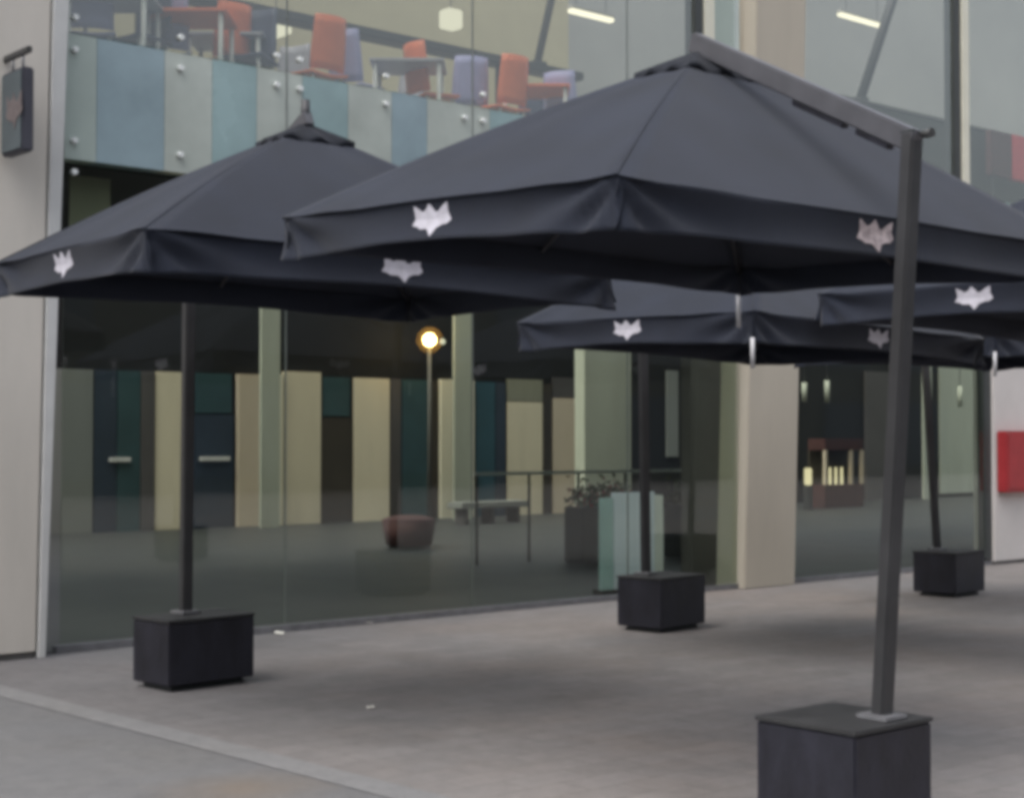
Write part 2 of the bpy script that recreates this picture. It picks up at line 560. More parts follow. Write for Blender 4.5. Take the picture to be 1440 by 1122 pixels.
# pale columns standing in the hall
for x0, x1, zt, q in ((365, 392, 4.6, -13.2), (637, 662, 4.6, -13.2), (1297, 1309, 5.0, -13.2)):
    MB().box(sx(x0, q), sx(x1, q), q - 0.02, q + 0.05, 0, zt, 0.01).build('hall_column', M['palegreen'], bld)
MB().box(sx(822, -12), sx(888, -12), -12.3, -12, 0, sz(850, 490, -12)[1], 0.01).build('hall_column', M['palegreen'], bld)

# ---- glazing
joints = [0.14, 2.13, 4.16, 6.19, PILL[0]]
for i in range(4):
    s0, s1 = joints[i] + 0.006, joints[i + 1] - 0.006
    MB().box(s0, s1, -0.02, 0.0, 0.07, ZS0 - 0.006).build('glass_pane', M['glass'], bld)
    MB().box(s0, s1, -0.02, 0.0, ZS1 + 0.006, 9.4).build('glass_pane', M['glass_up'], bld)
j2 = [PILL[1], 10.8, 12.76]
for i in range(2):
    MB().box(j2[i] + 0.01, j2[i + 1] - 0.01, -0.02, 0.0, 0.07, ZS0 - 0.006).build('glass_pane', M['glass'], bld)
j3 = [9.0, 12.0, 12.24, 15.5, 19.0, 22.5, 26.0, SR]
for i in range(len(j3) - 1):
    if i == 1:
        continue
    MB().box(j3[i] + 0.006, j3[i + 1] - 0.006, -0.02, 0.0, ZS1 + 0.006, 9.4).build('glass_pane', M['glass_up'], bld)
MB().box(0.1, PILL[0], -0.05, 0.02, 0.0, 0.055, 0.004).build('sill_channel', M['collar'], bld)
MB().box(PILL[1], 12.76, -0.05, 0.02, 0.0, 0.055, 0.004).build('sill_channel', M['collar'], bld)
for s in joints[1:4]:
    MB().box(s - 0.005, s + 0.005, -0.018, -0.004, 0.07, 9.4).build('glazing_joint', M['jointgrey'], bld)
# banded panels
bands = [(0.15, .41, 'sp_green'), (.41, .99, 'sp_blue'), (.99, 1.42, 'sp_pale'), (1.42, 1.84, 'sp_teal'), (1.84, 2.29, 'sp_pale'),
         (2.29, 2.76, 'sp_teal'), (2.76, 3.23, 'sp_pale'), (3.23, 3.63, 'sp_blue'), (3.63, 4.37, 'sp_pale'), (4.37, 4.8, 'sp_teal')]
s = 4.8
k = 0
while s < SR - 0.2:
    w = random.choice((0.42, 0.46, 0.6))
    bands.append((s, min(s + w, SR), ('sp_pale', 'sp_teal', 'sp_green', 'sp_blue')[k % 4]))
    s += w
    k += 1
for s0, s1, m in bands:
    if s0 < PILL[1] + .2 and s1 > PILL[0] - .2:
        if s0 < PILL[0] - 0.05:
            s1 = PILL[0] - 0.02
        elif s1 > 9.05:
            s0 = 9.02
        else:
            continue
    MB().box(s0 + 0.002, s1 - 0.002, -0.19, -0.01, ZS0, ZS1).build('spandrel_panel', M[m], bld)
# round point fixings either side of the joints
for s in (0.22, 1.12, 2.02, 2.25, 3.15, 4.05, 4.27, 5.17, 6.08, 6.3, 7.2):
    for z in (3.63, 3.87, 4.565, 4.81):
        if s in (4.05, 5.17) and z > 4.8:
            continue
        MB().tube(W(s, -0.005, z), W(s, 0.035, z), 0.026, 0.022, 14).build('glass_fixing', M['fix'], bld)
# mullions by the pillar and on the right
s_a = sx(981, 0, 20)
MB().box(s_a - 0.07, s_a + 0.05, -0.12, 0.03, ZS1, 9.4, 0.004).build('mullion', M['mull'], bld)
MB().box(s_a + 0.075, s_a + 0.235, -0.12, 0.035, ZS1, 9.4, 0.004).build('mullion', M['creammull'], bld)
MB().box(s_a + 0.27, PILL[0] + 0.1, -0.06, -0.03, ZS1, 9.4).build('opal_panel', M['opal'], bld)
MB().box(11.97, 12.10, -0.12, 0.03, ZS1, 9.4, 0.004).build('mullion', M['mull'], bld)
MB().box(12.13, 12.27, -0.12, 0.05, ZS1, 9.4, 0.004).build('mullion', M['creammull'], bld)
# pillar, leaning very slightly, as photographed
def leanbox(b0, b1, t0, t1, zt, q0, q1, m, name, parent, bev=0.01):
    return MB().hexa([W(b0, q0, 0), W(b1, q0, 0), W(b1, q1, 0), W(b0, q1, 0),
                      W(t0, q0, zt), W(t1, q0, zt), W(t1, q1, zt), W(t0, q1, zt)], bev).build(name, M[m], parent)
leanbox(PILL[0], PILL[1], PILL[0] + 0.36, PILL[1] + 0.36, 9.4, -0.5, 0.10, 'pillar', 'pillar', bld)
# dark panel imitating reflecting glass left of the pillar, and the end mullion by the white wall
MB().box(7.45, 7.93, -0.45, -0.30, 0.006, ZS0 - 0.03).build('reflection_panel', M['plumpan'], bld)
MB().box(12.62, 12.755, -0.10, 0.02, 0.07, ZS0, 0.004).build('mullion', M['mull'], bld)
# roller blind high in the first bay
bl = MB().box(sx(96, -0.4), sx(153, -0.4), -0.42, -0.40, 2.75, 3.68).build('roller_blind', M['olivepan'], bld)

# ---- stone wall left of the glass, with its leaning silver trim
wl = thing('stone_wall', W(-4, 0.1, 0), 'pale stone clad wall at far left with silver edge trim', 'wall')
QW = 0.16
b0, t0 = sz(50, 922, QW)[0], sz(72, 0, QW)[0] + 0.0
zt = 9.0
tl = b0 + (t0 - b0) * zt / sz(72, 0, QW)[1]
MB().hexa([W(-9, -0.4, 0.05), W(b0, -0.4, 0.05), W(b0, QW, 0.05), W(-9, QW, 0.05),
           W(-9, -0.4, zt), W(tl, -0.4, zt), W(tl, QW, zt), W(-9, QW, zt)], 0.006).build('cladding', M['stone'], wl)
b1 = sz(63, 915, QW)[0]
t1 = sz(96, 0, QW)[0]
tl1 = b1 + (t1 - b1) * zt / sz(96, 0, QW)[1]
MB().hexa([W(b0 + .015, -0.38, 0.0), W(b1, -0.38, 0.0), W(b1, QW + .02, 0.0), W(b0 + .015, QW + .02, 0.0),
           W(tl + .012, -0.38, zt), W(tl1, -0.38, zt), W(tl1, QW + .02, zt), W(tl + .012, QW + .02, zt)], 0.006).build('edge_trim', M['silver'], wl)
MB().box(-9, b0 - 0.005, -0.38, QW - 0.02, 0.0, 0.05).build('foot_strip', M['darktrim'], wl)  # dark strip takes the place of the shadow at the wall foot
# cladding joints are thin real grooves between slabs: laid as dark fillets flush in front
for sj in (-1.6, -3.1, -4.6):
    MB().box(sj - 0.004, sj + 0.004, QW - 0.002, QW + 0.0015, 0.05, zt).build('cladding_joint', M['darktrim'], wl)

# ---- hanging blade sign on the stone wall
sg_ = thing('blade_sign', W(-0.415, 0.3, 3.65), 'dark hanging blade sign with pinkish crest on stone wall', 'sign')
ss = -0.43
q0, q1 = QW + 0.04, QW + 0.40
MB().box(ss, ss + 0.085, q0, q1, 3.64, 4.24, 0.012).build('sign_box', M['signedge'], sg_)
MB().box(ss - 0.008, ss, q0 + 0.015, q1 - 0.015, 3.66, 4.22, 0.003).build('sign_face', M['signface'], sg_)
MB().beam(W(ss + 0.04, QW, 4.36), W(ss + 0.04, q1 + 0.03, 4.36), 0.035, 0.045, bevel=0.006).build('bracket', M['rail'], sg_)
for q in (q0 + 0.1, q1 - 0.09):
    MB().tube(W(ss + 0.04, q, 4.23), W(ss + 0.04, q, 4.35), 0.01).build('hanger', M['collar'], sg_)
LOGO = [(-.50, -.14), (-.42, .06), (-.45, .47), (-.33, .36), (-.25, .25), (-.13, .33), (-.04, .50), (.05, .35), (.10, .24), (.22, .22), (.33, .40), (.45, .50),
        (.44, .18), (.51, -.04), (.40, -.17), (.29, -.18), (.15, -.27), (.09, -.40), (.03, -.53), (-.06, -.34), (-.12, -.27), (-.29, -.27), (-.38, -.18)]
zc = 3.94
MB().prism([W(ss - 0.010, (q0 + q1) / 2 + 0.06 + y * 0 + x * 0.28, zc + y * 0.26) for x, y in LOGO], FD * -0.003).build('crest', M['signmark'], sg_)

# ---- white wall on the right with its red panel
ww = thing('white_wall', W(16, 0.1, 0), 'white rendered wall right of the dark glass doors', 'wall')
MB().box(12.765, SR, -0.25, 0.06, 0.045, ZS0 - 0.01, 0.006).build('render', M['white'], ww)
MB().box(12.765, SR, -0.24, 0.045, 0.0, 0.045).build('foot_strip', M['darktrim'], ww)
r0, rz1 = sz(1415, 606, 0.2)
_, rz0 = sz(1411, 693, 0.2)
rb = thing('red_wall_box', W(r0 + 0.4, 0.06, rz0), 'red wall mounted box with rim on the white wall', 'wall box')
MB().box(r0, r0 + 0.8, 0.062, 0.19, rz0, rz1, 0.015).build('cabinet', M['red'], rb)
MB().box(r0 + 0.05, r0 + 0.75, 0.188, 0.20, rz0 + 0.05, rz1 - 0.05, 0.004).build('door', M['red'], rb)
MB().box(r0 + 0.66, r0 + 0.70, 0.20, 0.225, (rz0 + rz1) / 2 - 0.06, (rz0 + rz1) / 2 + 0.06, 0.006).build('handle', M['collar'], rb)

# ================================================================== UPPER FLOOR FURNITURE
ZF = 4.42

def chair(loc, yaw, shell, label, tall=0.98, group='cafe chairs on the upper floor'):
    t = thing('cafe_chair', loc, label, 'chair', group)
    L = Vector(loc)
    c, s = math.cos(yaw), math.sin(yaw)
    X, Y, Z = Vector((c, s, 0)), Vector((-s, c, 0)), Vector((0, 0, 1))
    # curved seat and back shells
    rows = []
    for i in range(6):
        v = -0.2 + 0.4 * i / 5
        rows.append([L + X * u + Y * v + Z * (0.46 + 0.05 * (u / 0.2) ** 2 * 0.4 + 0.02 * ((v + .2) / .4)) for u in [-0.2 + 0.4 * j / 6 for j in range(7)]])
    mb = MB().grid(rows)
    o = mb.build('seat', M[shell], t)
    md = o.modifiers.new('thick', 'SOLIDIFY')
    md.thickness = 0.022
    rows = []
    for i in range(7):
        h = 0.5 + (tall - 0.5) * i / 6
        wd = 0.19 - 0.02 * (i / 6) ** 2
        rows.append([L + X * (wd * e) + Y * (-0.2 - 0.06 * i / 6 + 0.05 * e * e) + Z * h for e in [-1 + j / 3 for j in range(7)]])
    o = MB().grid(rows).build('backrest', M[shell], t)
    md = o.modifiers.new('thick', 'SOLIDIFY')
    md.thickness = 0.022
    for a, b in ((-1, -1), (1, -1), (1, 1), (-1, 1)):
        MB().tube(L + X * a * 0.2 + Y * b * 0.2, L + X * a * 0.15 + Y * b * 0.15 + Z * 0.46, 0.014, 0.016, 8).build('leg', M['whiteleg'], t)
    return t

def cafe_table(loc, yaw, label, w=0.7, d=0.6, h=0.74, top='tabletop', group='cafe tables on the upper floor'):
    t = thing('cafe_table', loc, label, 'table', group)
    L = Vector(loc)
    c, s = math.cos(yaw), math.sin(yaw)
    X, Y, Z = Vector((c, s, 0)), Vector((-s, c, 0)), Vector((0, 0, 1))
    MB().obox(L + Z * (h - 0.015), X * w / 2, Y * d / 2, Z * 0.015, 0.006).build('tabletop', M[top], t)
    for a, b in ((-1, -1), (1, -1), (1, 1), (-1, 1)):
        MB().tube(L + X * a * (w / 2 - .05) + Y * b * (d / 2 - .05), L + X * a * (w / 2 - .05) + Y * b * (d / 2 - .05) + Z * (h - .03), 0.02, 0.02, 10).build('leg', M['whiteleg'], t)
    return t

def up(px, q, yaw_off=0.0):
    return W(sx(px, q, 60), q, ZF), yaw_off

for px, q, yo, sh, lab in (
    (128, -0.75, 0.2, 'purple', 'lavender chair at the far left end upstairs'),
    (196, -0.65, 2.6, 'navyseat', 'navy chair upstairs beside the first table at the left'),
    (232, -0.95, 0.3, 'purple', 'lavender chair upstairs just left of the leftmost orange chair'),
    (312, -0.9, 0.75, 'orange', 'leftmost orange chair upstairs behind the blue band'),
    (350, -0.6, 2.9, 'navyseat', 'navy chair upstairs between the two leftmost orange chairs'),
    (446, -0.7, 0.75, 'orange', 'orange chair upstairs above the left parasol peak'),
    (500, -0.9, -0.5, 'purple', 'lavender chair upstairs just right of the middle orange chair'),
    (560, -1.5, 2.4, 'tabletop', 'grey chair upstairs midway along the row'),
    (655, -1.0, 0.3, 'purple', 'lavender chair upstairs below the square lamp'),
    (706, -0.7, 0.7, 'orange', 'rightmost orange chair upstairs above the large parasol'),
    (398, -1.5, 2.7, 'tabletop', 'grey chair upstairs behind the rail between two orange chairs'),
    (606, -0.75, -0.9, 'orange', 'orange chair turned sideways upstairs left of the square lamp'),
    (745, -1.5, 0.3, 'navyseat', 'navy chair upstairs behind the rightmost white legged table'),
    (796, -0.8, -0.4, 'purple', 'lavender chair at the right end of the row upstairs'),
):
    L, y = up(px, q, yo)
    chair(L, y, sh, lab)
for px, q, lab in ((160, -0.5, 'first table at the left end upstairs with white legs'), (268, -0.55, 'white legged table upstairs in front of the leftmost orange chair'),
                   (322, -1.0, 'table upstairs behind the left navy chair'),
                   (575, -0.7, 'white legged table upstairs between grey and lavender chairs'), (752, -0.7, 'white legged table upstairs right of the rightmost orange chair')):
    L, y = up(px, q)
    cafe_table(L, y, lab, top=('orange' if px in (752, 268) else 'tabletop'))
# dark counter rail running behind the chairs
s0, s1 = 0.6, sx(812, -2)
t = thing('counter_rail', W((s0 + s1) / 2, -2, ZF), 'long dark counter rail running behind the upstairs chairs', 'rail')
MB().box(s0, s1, -2.12, -1.88, 5.74, 5.83, 0.01).build('rail_top', M['rail'], t)
for i in range(7):
    s = s0 + 0.1 + (s1 - s0 - 0.2) * i / 6
    MB().box(s - 0.025, s + 0.025, -2.03, -1.97, ZF, 5.74).build('post', M['bronze'], t)

def lamp_tube(p0, p1, label):
    mid = (p0 + p1) / 2
    t = thing('ceiling_lamp', mid + Vector((0, 0, 0.1)), label, 'lamp', 'tube lamps hung on the upper floor')
    d = (p1 - p0).normalized()
    MB().beam(p0, p1, 0.09, 0.05, bevel=0.01).build('tube', M['tube'], t)
    MB().beam(p0 + Vector((0, 0, 0.05)), p1 + Vector((0, 0, 0.05)), 0.11, 0.04, bevel=0.006).build('housing', M['greywall'], t)
    for f in (0.15, 0.85):
        p = p0.lerp(p1, f) + Vector((0, 0, 0.07))
        MB().tube(p, Vector((p.x, p.y, 9.3)), 0.006, n=8).build('suspension_rod', M['collar'], t)
for (xa, ya), (xb, yb), lab in (((801, 15), (861, 30), 'glowing tube lamp hung upstairs left of the pillar'), ((1180, 20), (1243, 39), 'glowing tube lamp hung upstairs right of the pillar')):
    sa, za = sz(xa, ya, -3)
    sb, zb = sz(xb, yb, -3)
    z = (za + zb) / 2
    lamp_tube(W(sa, -3, z), W(sb, -3, z), lab)
sa, za = sz(634, 28, -3)
t = thing('square_lamp', W(sa, -3, za), 'glowing square lamp hung upstairs above a lavender chair', 'lamp')
MB().box(sa - 0.11, sa + 0.11, -3.1, -2.9, za - 0.11, za + 0.11, 0.02).build('lamp_shade', M['tubew'], t)
MB().tube(W(sa, -3, za + 0.1), W(sa, -3, 9.3), 0.006, n=8).build('suspension_rod', M['collar'], t)
sa, za = sz(388, 45, -2.6)
t = thing('flat_lamp', W(sa, -2.6, za), 'small flat white lamp glowing upstairs behind the dark rail', 'lamp')
MB().box(sa - 0.1, sa + 0.1, -2.75, -2.45, za - 0.035, za + 0.035, 0.01).build('lamp_shade', M['tubew'], t)
MB().tube(W(sa, -2.6, za + 0.03), W(sa, -2.6, 9.3), 0.006, n=8).build('suspension_rod', M['collar'], t)

# dark stand-in for the mirrored skyline, red banner and slanting struts on the right
sp0 = 9.3
zp = sz(1250, 152, -1.5)[1]
t = thing('skyline_standin', W(15, -1.55, ZF), 'dark grey stand-in for a mirrored skyline behind the upper glass at right', 'partition')
MB().box(sp0, SR, -1.6, -1.5, ZF, zp - 0.02, 0.006).build('panel', M['darkgrey'], t)
MB().box(sp0, SR, -1.63, -1.47, zp - 0.02, zp + 0.02, 0.006).build('capping', M['bronze'], t)
ra, rz1 = sz(1394, 182, -1.2)
rbm, rz0 = sz(1424, 252, -1.2)
t = thing('red_banner_stand', W(ra + 0.5, -1.2, ZF), 'red banner stand behind the upper glass at far right', 'banner')
MB().box(ra, rbm, -1.3, -1.2, rz0, rz1, 0.01).build('side_panel', M['redstool'], t)
MB().box(rbm, rbm + 0.9, -1.3, -1.19, rz0, rz1, 0.01).build('front_panel', M['redbright'], t)
for s in (ra + 0.1, rbm + 0.8):
    MB().box(s - .02, s + .02, -1.27, -1.23, ZF, rz0).build('leg', M['rail'], t)
for (xb, yb), (xt, yt), q, r, m, lab in (((1211, 141), (1256, 0), -1.55, 0.065, 'rail', 'dark slanting strut behind the upper glass above the parasol arm'),
                                         ((757, 88), (776, 0), -2.0, 0.045, 'bronze', 'faint slanting strut upstairs left of the tube lamp')):
    sb, zb = sz(xb, yb, q)
    st, zt_ = sz(xt, yt, q)
    k = (9.3 - zb) / (zt_ - zb)
    if zb < 6.0:
        zb2 = 5.83
    else:
        zb2 = zp + 0.02
    sb2 = sb + (st - sb) * (zb2 - zb) / (zt_ - zb)
    t = thing('slanting_strut', W(sb2, q, zb2), lab, 'strut')
    MB().tube(W(sb2, q, zb2 + 0.04), W(sb + (st - sb) * k, q, 9.3), r, r, 12).build('rod', M[m], t)
    MB().box(sb2 - 0.09, sb2 + 0.09, q - 0.07, q + 0.07, zb2, zb2 + 0.05, 0.008).build('foot_plate', M['rail'], t)

# ================================================================== GROUND FLOOR HALL
q = -13.0
s_, z_ = sz(604, 478, q)
t = thing('globe_lamp', W(s_, q, 0.006), 'tall lamp post with glowing round globe standing in for a street lamp mirrored in the glass', 'lamp')  # a reflected street lamp, built inside the hall instead
MB().tube(W(s_, q, 0.006), W(s_, q, 0.06), 0.16, 0.14, 20).build('foot', M['rail'], t)
MB().tube(W(s_, q, 0.06), W(s_, q, z_ - 0.12), 0.045, 0.035, 12).build('pole', M['bronze'], t)
MB().ball(W(s_, q, z_), 0.125).build('bulb', M['bulb'], t)
MB().ball(W(s_, q, z_), 0.27, 32).build('halo', M['halo_skin'], t)  # faint shell that imitates the glow around the bulb
MB().ball(W(sx(622, q), q, z_ - 0.02), 0.06).build('side_bulb', M['tubew'], t)
MB().tube(W(s_, q, z_ - 0.12), W(sx(622, q), q, z_ - 0.06), 0.012, n=8).build('side_arm', M['bronze'], t)

# glass balustrade with a pale rail in the hall
q = -4.2
sa, sb = sx(668, q), sx(1002, q)
zr = sz(800, 664, q)[1]
t = thing('hall_balustrade', W((sa + sb) / 2, q, 0), 'low balustrade with thin pale rail inside the glass hall', 'balustrade')
MB().box(sa, sb, q - 0.025, q + 0.025, zr - 0.02, zr + 0.02, 0.006).build('handrail', M['whiteleg'], t)
for i in range(6):
    s = sa + 0.03 + (sb - sa - 0.06) * i / 5
    MB().box(s - 0.015, s + 0.015, q - 0.012, q + 0.012, 0.006, zr - 0.02).build('post', M['rail'], t)
# planter with dark leaves and red flowers under the rail
def leafy(name, x0, x1, q, z0, z1, m, label, cat, n, m2=None):
    s0, s1 = sx(x0, q), sx(x1, q)
    t = thing(name, W((s0 + s1) / 2, q, 0.006), label, cat)
    MB().box(s0, s1, q - 0.18, q + 0.18, 0.006, z0, 0.012).build('trough', M['rail'], t)
    rnd = random.Random(int(x0))
    for nm, mm, cnt in (('foliage', m, n), ('flowers', m2, n // 4)):
        if not mm:
            continue
        mb = MB()
        for _ in range(cnt):
            c = W(rnd.uniform(s0, s1), q + rnd.uniform(-.16, .16), z0 + abs(rnd.gauss(0, 0.45)) * (z1 - z0))
            a = Vector((rnd.uniform(-1, 1), rnd.uniform(-1, 1), rnd.uniform(-.3, 1))).normalized()
            b = a.orthogonal().normalized() * rnd.uniform(.018, .035)
            a *= rnd.uniform(.04, .09)
            vs = [mb.bm.verts.new(p) for p in (c - a * .2, c + a * .4 + b, c + a, c + a * .4 - b)]
            mb.bm.faces.new(vs)
        mb.build(nm, mm, t)
leafy('flower_trough', 806, 880, -3.8, 0.72, 1.05, M['leaf'], 'long dark trough with leaves and dull red flowers in the hall', 'planter', 320, M['redleaf'])
leafy('leaf_trough', 946, 992, -3.6, 0.72, 1.12, M['leaf'], 'short dark trough of green leaves right of the pale board', 'planter', 300)
# pale display board behind the glass
q = -0.35
sa, sb = sx(852, q, 760), sx(921, q, 760)
sc_ = sx(933, q, 760)
zt_ = sz(890, 692, q)[1]
t = thing('display_board', W((sa + sb) / 2, q, 0.006), 'pale blue upright display board standing behind the glass', 'board')
MB().box(sa + 0.12, sb, q - 0.05, q, 0.06, zt_, 0.006).build('face', M['board'], t)
MB().box(sa - 0.06, sa + 0.115, q - 0.05, q, 0.06, zt_ - 0.05, 0.006).build('face', M['boardteal'], t)
MB().box(sb + 0.005, sc_, q - 0.22, q - 0.0, 0.06, zt_ - 0.04, 0.006).build('side', M['whiteleg'], t)
MB().box(sa, sc_ - .02, q - 0.2, q - 0.06, 0.006, 0.058, 0.006).build('foot', M['rail'], t)

# pale bench and red stool far in the hall
q = -11.8
sa, sb = sx(640, q), sx(735, q)
t = thing('hall_bench', W((sa + sb) / 2, q, 0.006), 'low pale bench against the rear wall of the hall', 'bench')
MB().box(sa, sb, q - 0.25, q + 0.2, 0.30, 0.42, 0.015).build('seat', M['greypan'], t)
for s in (sa + 0.2, (sa + sb) / 2, sb - 0.2):
    MB().box(s - 0.05, s + 0.05, q - 0.2, q + 0.1, 0.006, 0.30, 0.01).build('leg', M['plumpan'], t)
g = gnd(575, 770, 0)
t = thing('red_stool', g + Vector((0, 0, 0.006)), 'low round red stool inside the hall', 'stool')
MB().tube(g + Vector((0, 0, 0.05)), g + Vector((0, 0, 0.40)), 0.34, 0.40, 24).build('body', M['redstool'], t)
MB().ball(g + Vector((0, 0, 0.40)), 0.40, 24, (1, 1, 0.22)).build('cushion', M['redstool'], t)
MB().tube(g + Vector((0, 0, 0.006)), g + Vector((0, 0, 0.05)), 0.3, 0.3, 24).build('plinth', M['rail'], t)
# lit red kiosk seen through the right-hand glass
q = -11.5
ka, kb = sx(1160, q), sx(1214, q)
t = thing('red_kiosk', W((ka + kb) / 2, q, 0.006), 'small red kiosk with lit bottles behind right hand glass', 'kiosk')
MB().box(ka, kb, q - 0.5, q, 0.006, 0.55, 0.01).build('counter', M['redstool'], t)
MB().box(ka, kb, q - 0.5, q, 1.35, 1.62, 0.01).build('canopy', M['redstool'], t)
for s in (ka, kb - 0.08, ka + (kb - ka) * 0.66):
    MB().box(s, s + 0.08, q - 0.06, q + 0.01, 0.55, 1.35).build('post', M['tan'], t)
MB().box(ka, kb, q - 0.5, q - 0.45, 0.55, 1.35).build('back_panel', M['brown'], t)
for i in range(4):
    s = ka + 0.16 + i * (kb - ka) * 0.15
    MB().tube(W(s, q - 0.15, 0.55), W(s, q - 0.15, 0.95), 0.035, 0.03, 10).build('bottle_light', M['shelfglow'], t)
s = sx(1136, q)
t = thing('floor_lantern', W(s, q, 0.006), 'small glowing lantern on the floor left of red kiosk', 'lantern')
MB().box(s - 0.08, s + 0.08, q - 0.08, q + 0.08, 0.006, 0.55, 0.01).build('stand', M['rail'], t)
MB().box(s - 0.07, s + 0.07, q - 0.07, q + 0.07, 0.56, 0.95, 0.02).build('lamp_shade', M['shelfglow'], t)
# narrow pale shapes hung in place of reflected lights in the right glass
for i, (px, y0, y1, lab) in enumerate(((1131, 538, 565, 'dim narrow stand-in for a reflected light nearest the pillar behind the right glass'),
                                       (1163, 535, 566, 'dim narrow stand-in for a reflected light above the red kiosk'),
                                       (1350, 543, 572, 'narrow stand-in for a bright streak in front of the pale green panel'))):
    q = -12.6
    s, za = sz(px, y0, q)
    _, zb = sz(px, y1, q)
    t = thing('light_standin', W(s, q, zb), lab, 'lamp', 'narrow stand-ins for reflections and streaks in the hall')
    MB().tube(W(s, q, zb), W(s, q, za), 0.06, 0.065, 14).build('lamp_shade', M['palegreen'], t)
    MB().tube(W(s, q, za), W(s, q, 5.1), 0.01, n=8).build('suspension_rod', M['collar'], t)

# ================================================================== PARASOLS
CORN = [(-1, -1), (1, -1), (1, 1), (-1, 1)]

def parasol(label, c, yaw, roll, a, b, h, base, byaw, bsize, mtop, lift=0.06, vh=0.22, pink=None, straps=(), seed=1, pitch=0.0, mast_m='mast', arm_m='arm'):
    t = thing('cantilever_parasol', Vector((base[0], base[1], 0.0)), label, 'parasol', 'black cantilever parasols on the pavement')
    c = Vector(c)
    U = Vector((math.cos(yaw), math.sin(yaw), 0))
    V = Vector((-math.sin(yaw), math.cos(yaw), 0))
    cr, sr = math.cos(roll), math.sin(roll)
    cp, sp = math.cos(pitch), math.sin(pitch)

    def T(i, j, k):
        p = U * i + V * j + Vector((0, 0, k))
        p = Vector((p.x, p.y * cp - p.z * sp, p.y * sp + p.z * cp))
        return c + Vector((p.x * cr + p.z * sr, p.y, -p.x * sr + p.z * cr))
    rnd = random.Random(seed)

    def roof(k, e, tt, off=0.0):
        (x0, y0), (x1, y1) = CORN[k], CORN[(k + 1) % 4]
        i = (x0 * (1 - e) + x1 * e) * a * tt
        j = (y0 * (1 - e) + y1 * e) * b * tt
        z = h * (1 - tt) + 0.035 * math.sin(math.pi * tt)
        z -= 0.030 * (math.sin(2 * math.pi * e) ** 2) * tt * (1.15 - tt)
        # faint tension creases running in from the corners
        z += 0.006 * math.sin(e * 30 + k * 2 + seed) * tt * tt * (abs(e - 0.5) * 2) ** 2
        return T(i, j, z + off)
    # base box, lid, collar
    bx = Vector((math.cos(byaw), math.sin(byaw), 0))
    by = Vector((-math.sin(byaw), math.cos(byaw), 0))
    bc = Vector((base[0], base[1], 0))
    hz = Vector((0, 0, 1))
    bh = 0.45
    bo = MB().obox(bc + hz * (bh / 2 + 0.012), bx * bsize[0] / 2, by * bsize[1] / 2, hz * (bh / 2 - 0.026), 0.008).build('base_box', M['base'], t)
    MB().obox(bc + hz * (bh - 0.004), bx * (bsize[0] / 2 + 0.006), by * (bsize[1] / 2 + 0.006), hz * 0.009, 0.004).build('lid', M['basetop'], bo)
    MB().obox(bc + hz * 0.012, bx * (bsize[0] / 2 - 0.05), by * (bsize[1] / 2 - 0.05), hz * 0.012).build('plinth', M['joint'], bo)
    mb_ = Vector((base[2], base[3], bh + 0.005))
    mt = Vector(mtop)
    d = (mt - mb_).normalized()
    ap = T(0, 0, h + lift)
    ad = (ap - mt)
    adh = Vector((ad.x, ad.y, 0)).normalized()
    pol = MB().beam(mb_, mt, 0.070, 0.070, up=adh, bevel=0.008).build('mast', M[mast_m], t)
    MB().obox(mb_ + hz * 0.012, bx * 0.075, by * 0.075, hz * 0.010, 0.004).build('collar', M['collar'], pol)
    MB().beam(mt - d * 0.012, mt + d * 0.004, 0.073, 0.073, up=adh, bevel=0.004).build('mast_cap', M['joint'], pol)
    # arm from the mast head to above the peak
    start = mt - d * 0.05 - adh * 0.03
    arm = MB().beam(start, ap + adh * 0.04 + Vector((0, 0, 0.02)), 0.065, 0.095, bevel=0.008).build('arm', M[arm_m], t)
    side = adh.cross(hz)
    MB().tube(mt - adh * 0.11 - d * 0.02, mt - adh * 0.06 - d * 0.02, 0.02, 0.016, 12).build('knob', M['rail'], pol)
    for f0, f1 in ((0.10, 0.24), (0.29, 0.52)):
        lo0, lo1 = start.lerp(ap, f0) - Vector((0, 0, 0.066)), start.lerp(ap, f1) - Vector((0, 0, 0.066))
        MB().beam(lo0, lo1, 0.04, 0.03, bevel=0.006).build('arm_slide', M['base'], arm)
    MB().tube(ap - hz * 0.02, T(0, 0, h - 0.25), 0.03, 0.03, 14).build('hub', M['rib'], t)
    MB().tube(ap - hz * 0.02, ap + hz * (0.13 if lift < 0.05 else 0.01), 0.032, 0.026, 14).build('finial', M['rib'], t)
    # roof skin
    mb = MB()
    nt_, ne = 16, 28
    t0 = 0.11
    for k in range(4):
        mb.grid([[roof(k, e / ne, t0 + (1 - t0) * i / nt_) for e in range(ne + 1)] for i in list(range(nt_ + 1)) + [nt_ + 0.10]])
    can = mb.build('canopy', M['fabric'], t)
    md = can.modifiers.new('thick', 'SOLIDIFY')
    md.thickness = 0.004
    # vent cap, lifted a little with a rippled hem
    mb = MB()
    for k in range(4):
        rows = []
        for i in range(7):
            tt = 0.005 + 0.155 * i / 6
            rows.append([roof(k, e / 20, tt, 0.028 + (0.016 * math.sin(e / 20 * math.pi * 5 + k) - 0.008) * (i / 6) ** 2) for e in range(21)])
        hem = [p + Vector((0, 0, -0.022)) for p in rows[-1]]
        rows.append(hem)
        mb.grid(rows)
    o = mb.build('vent_cap', M['cap'], can)
    md = o.modifiers.new('thick', 'SOLIDIFY')
    md.thickness = 0.004
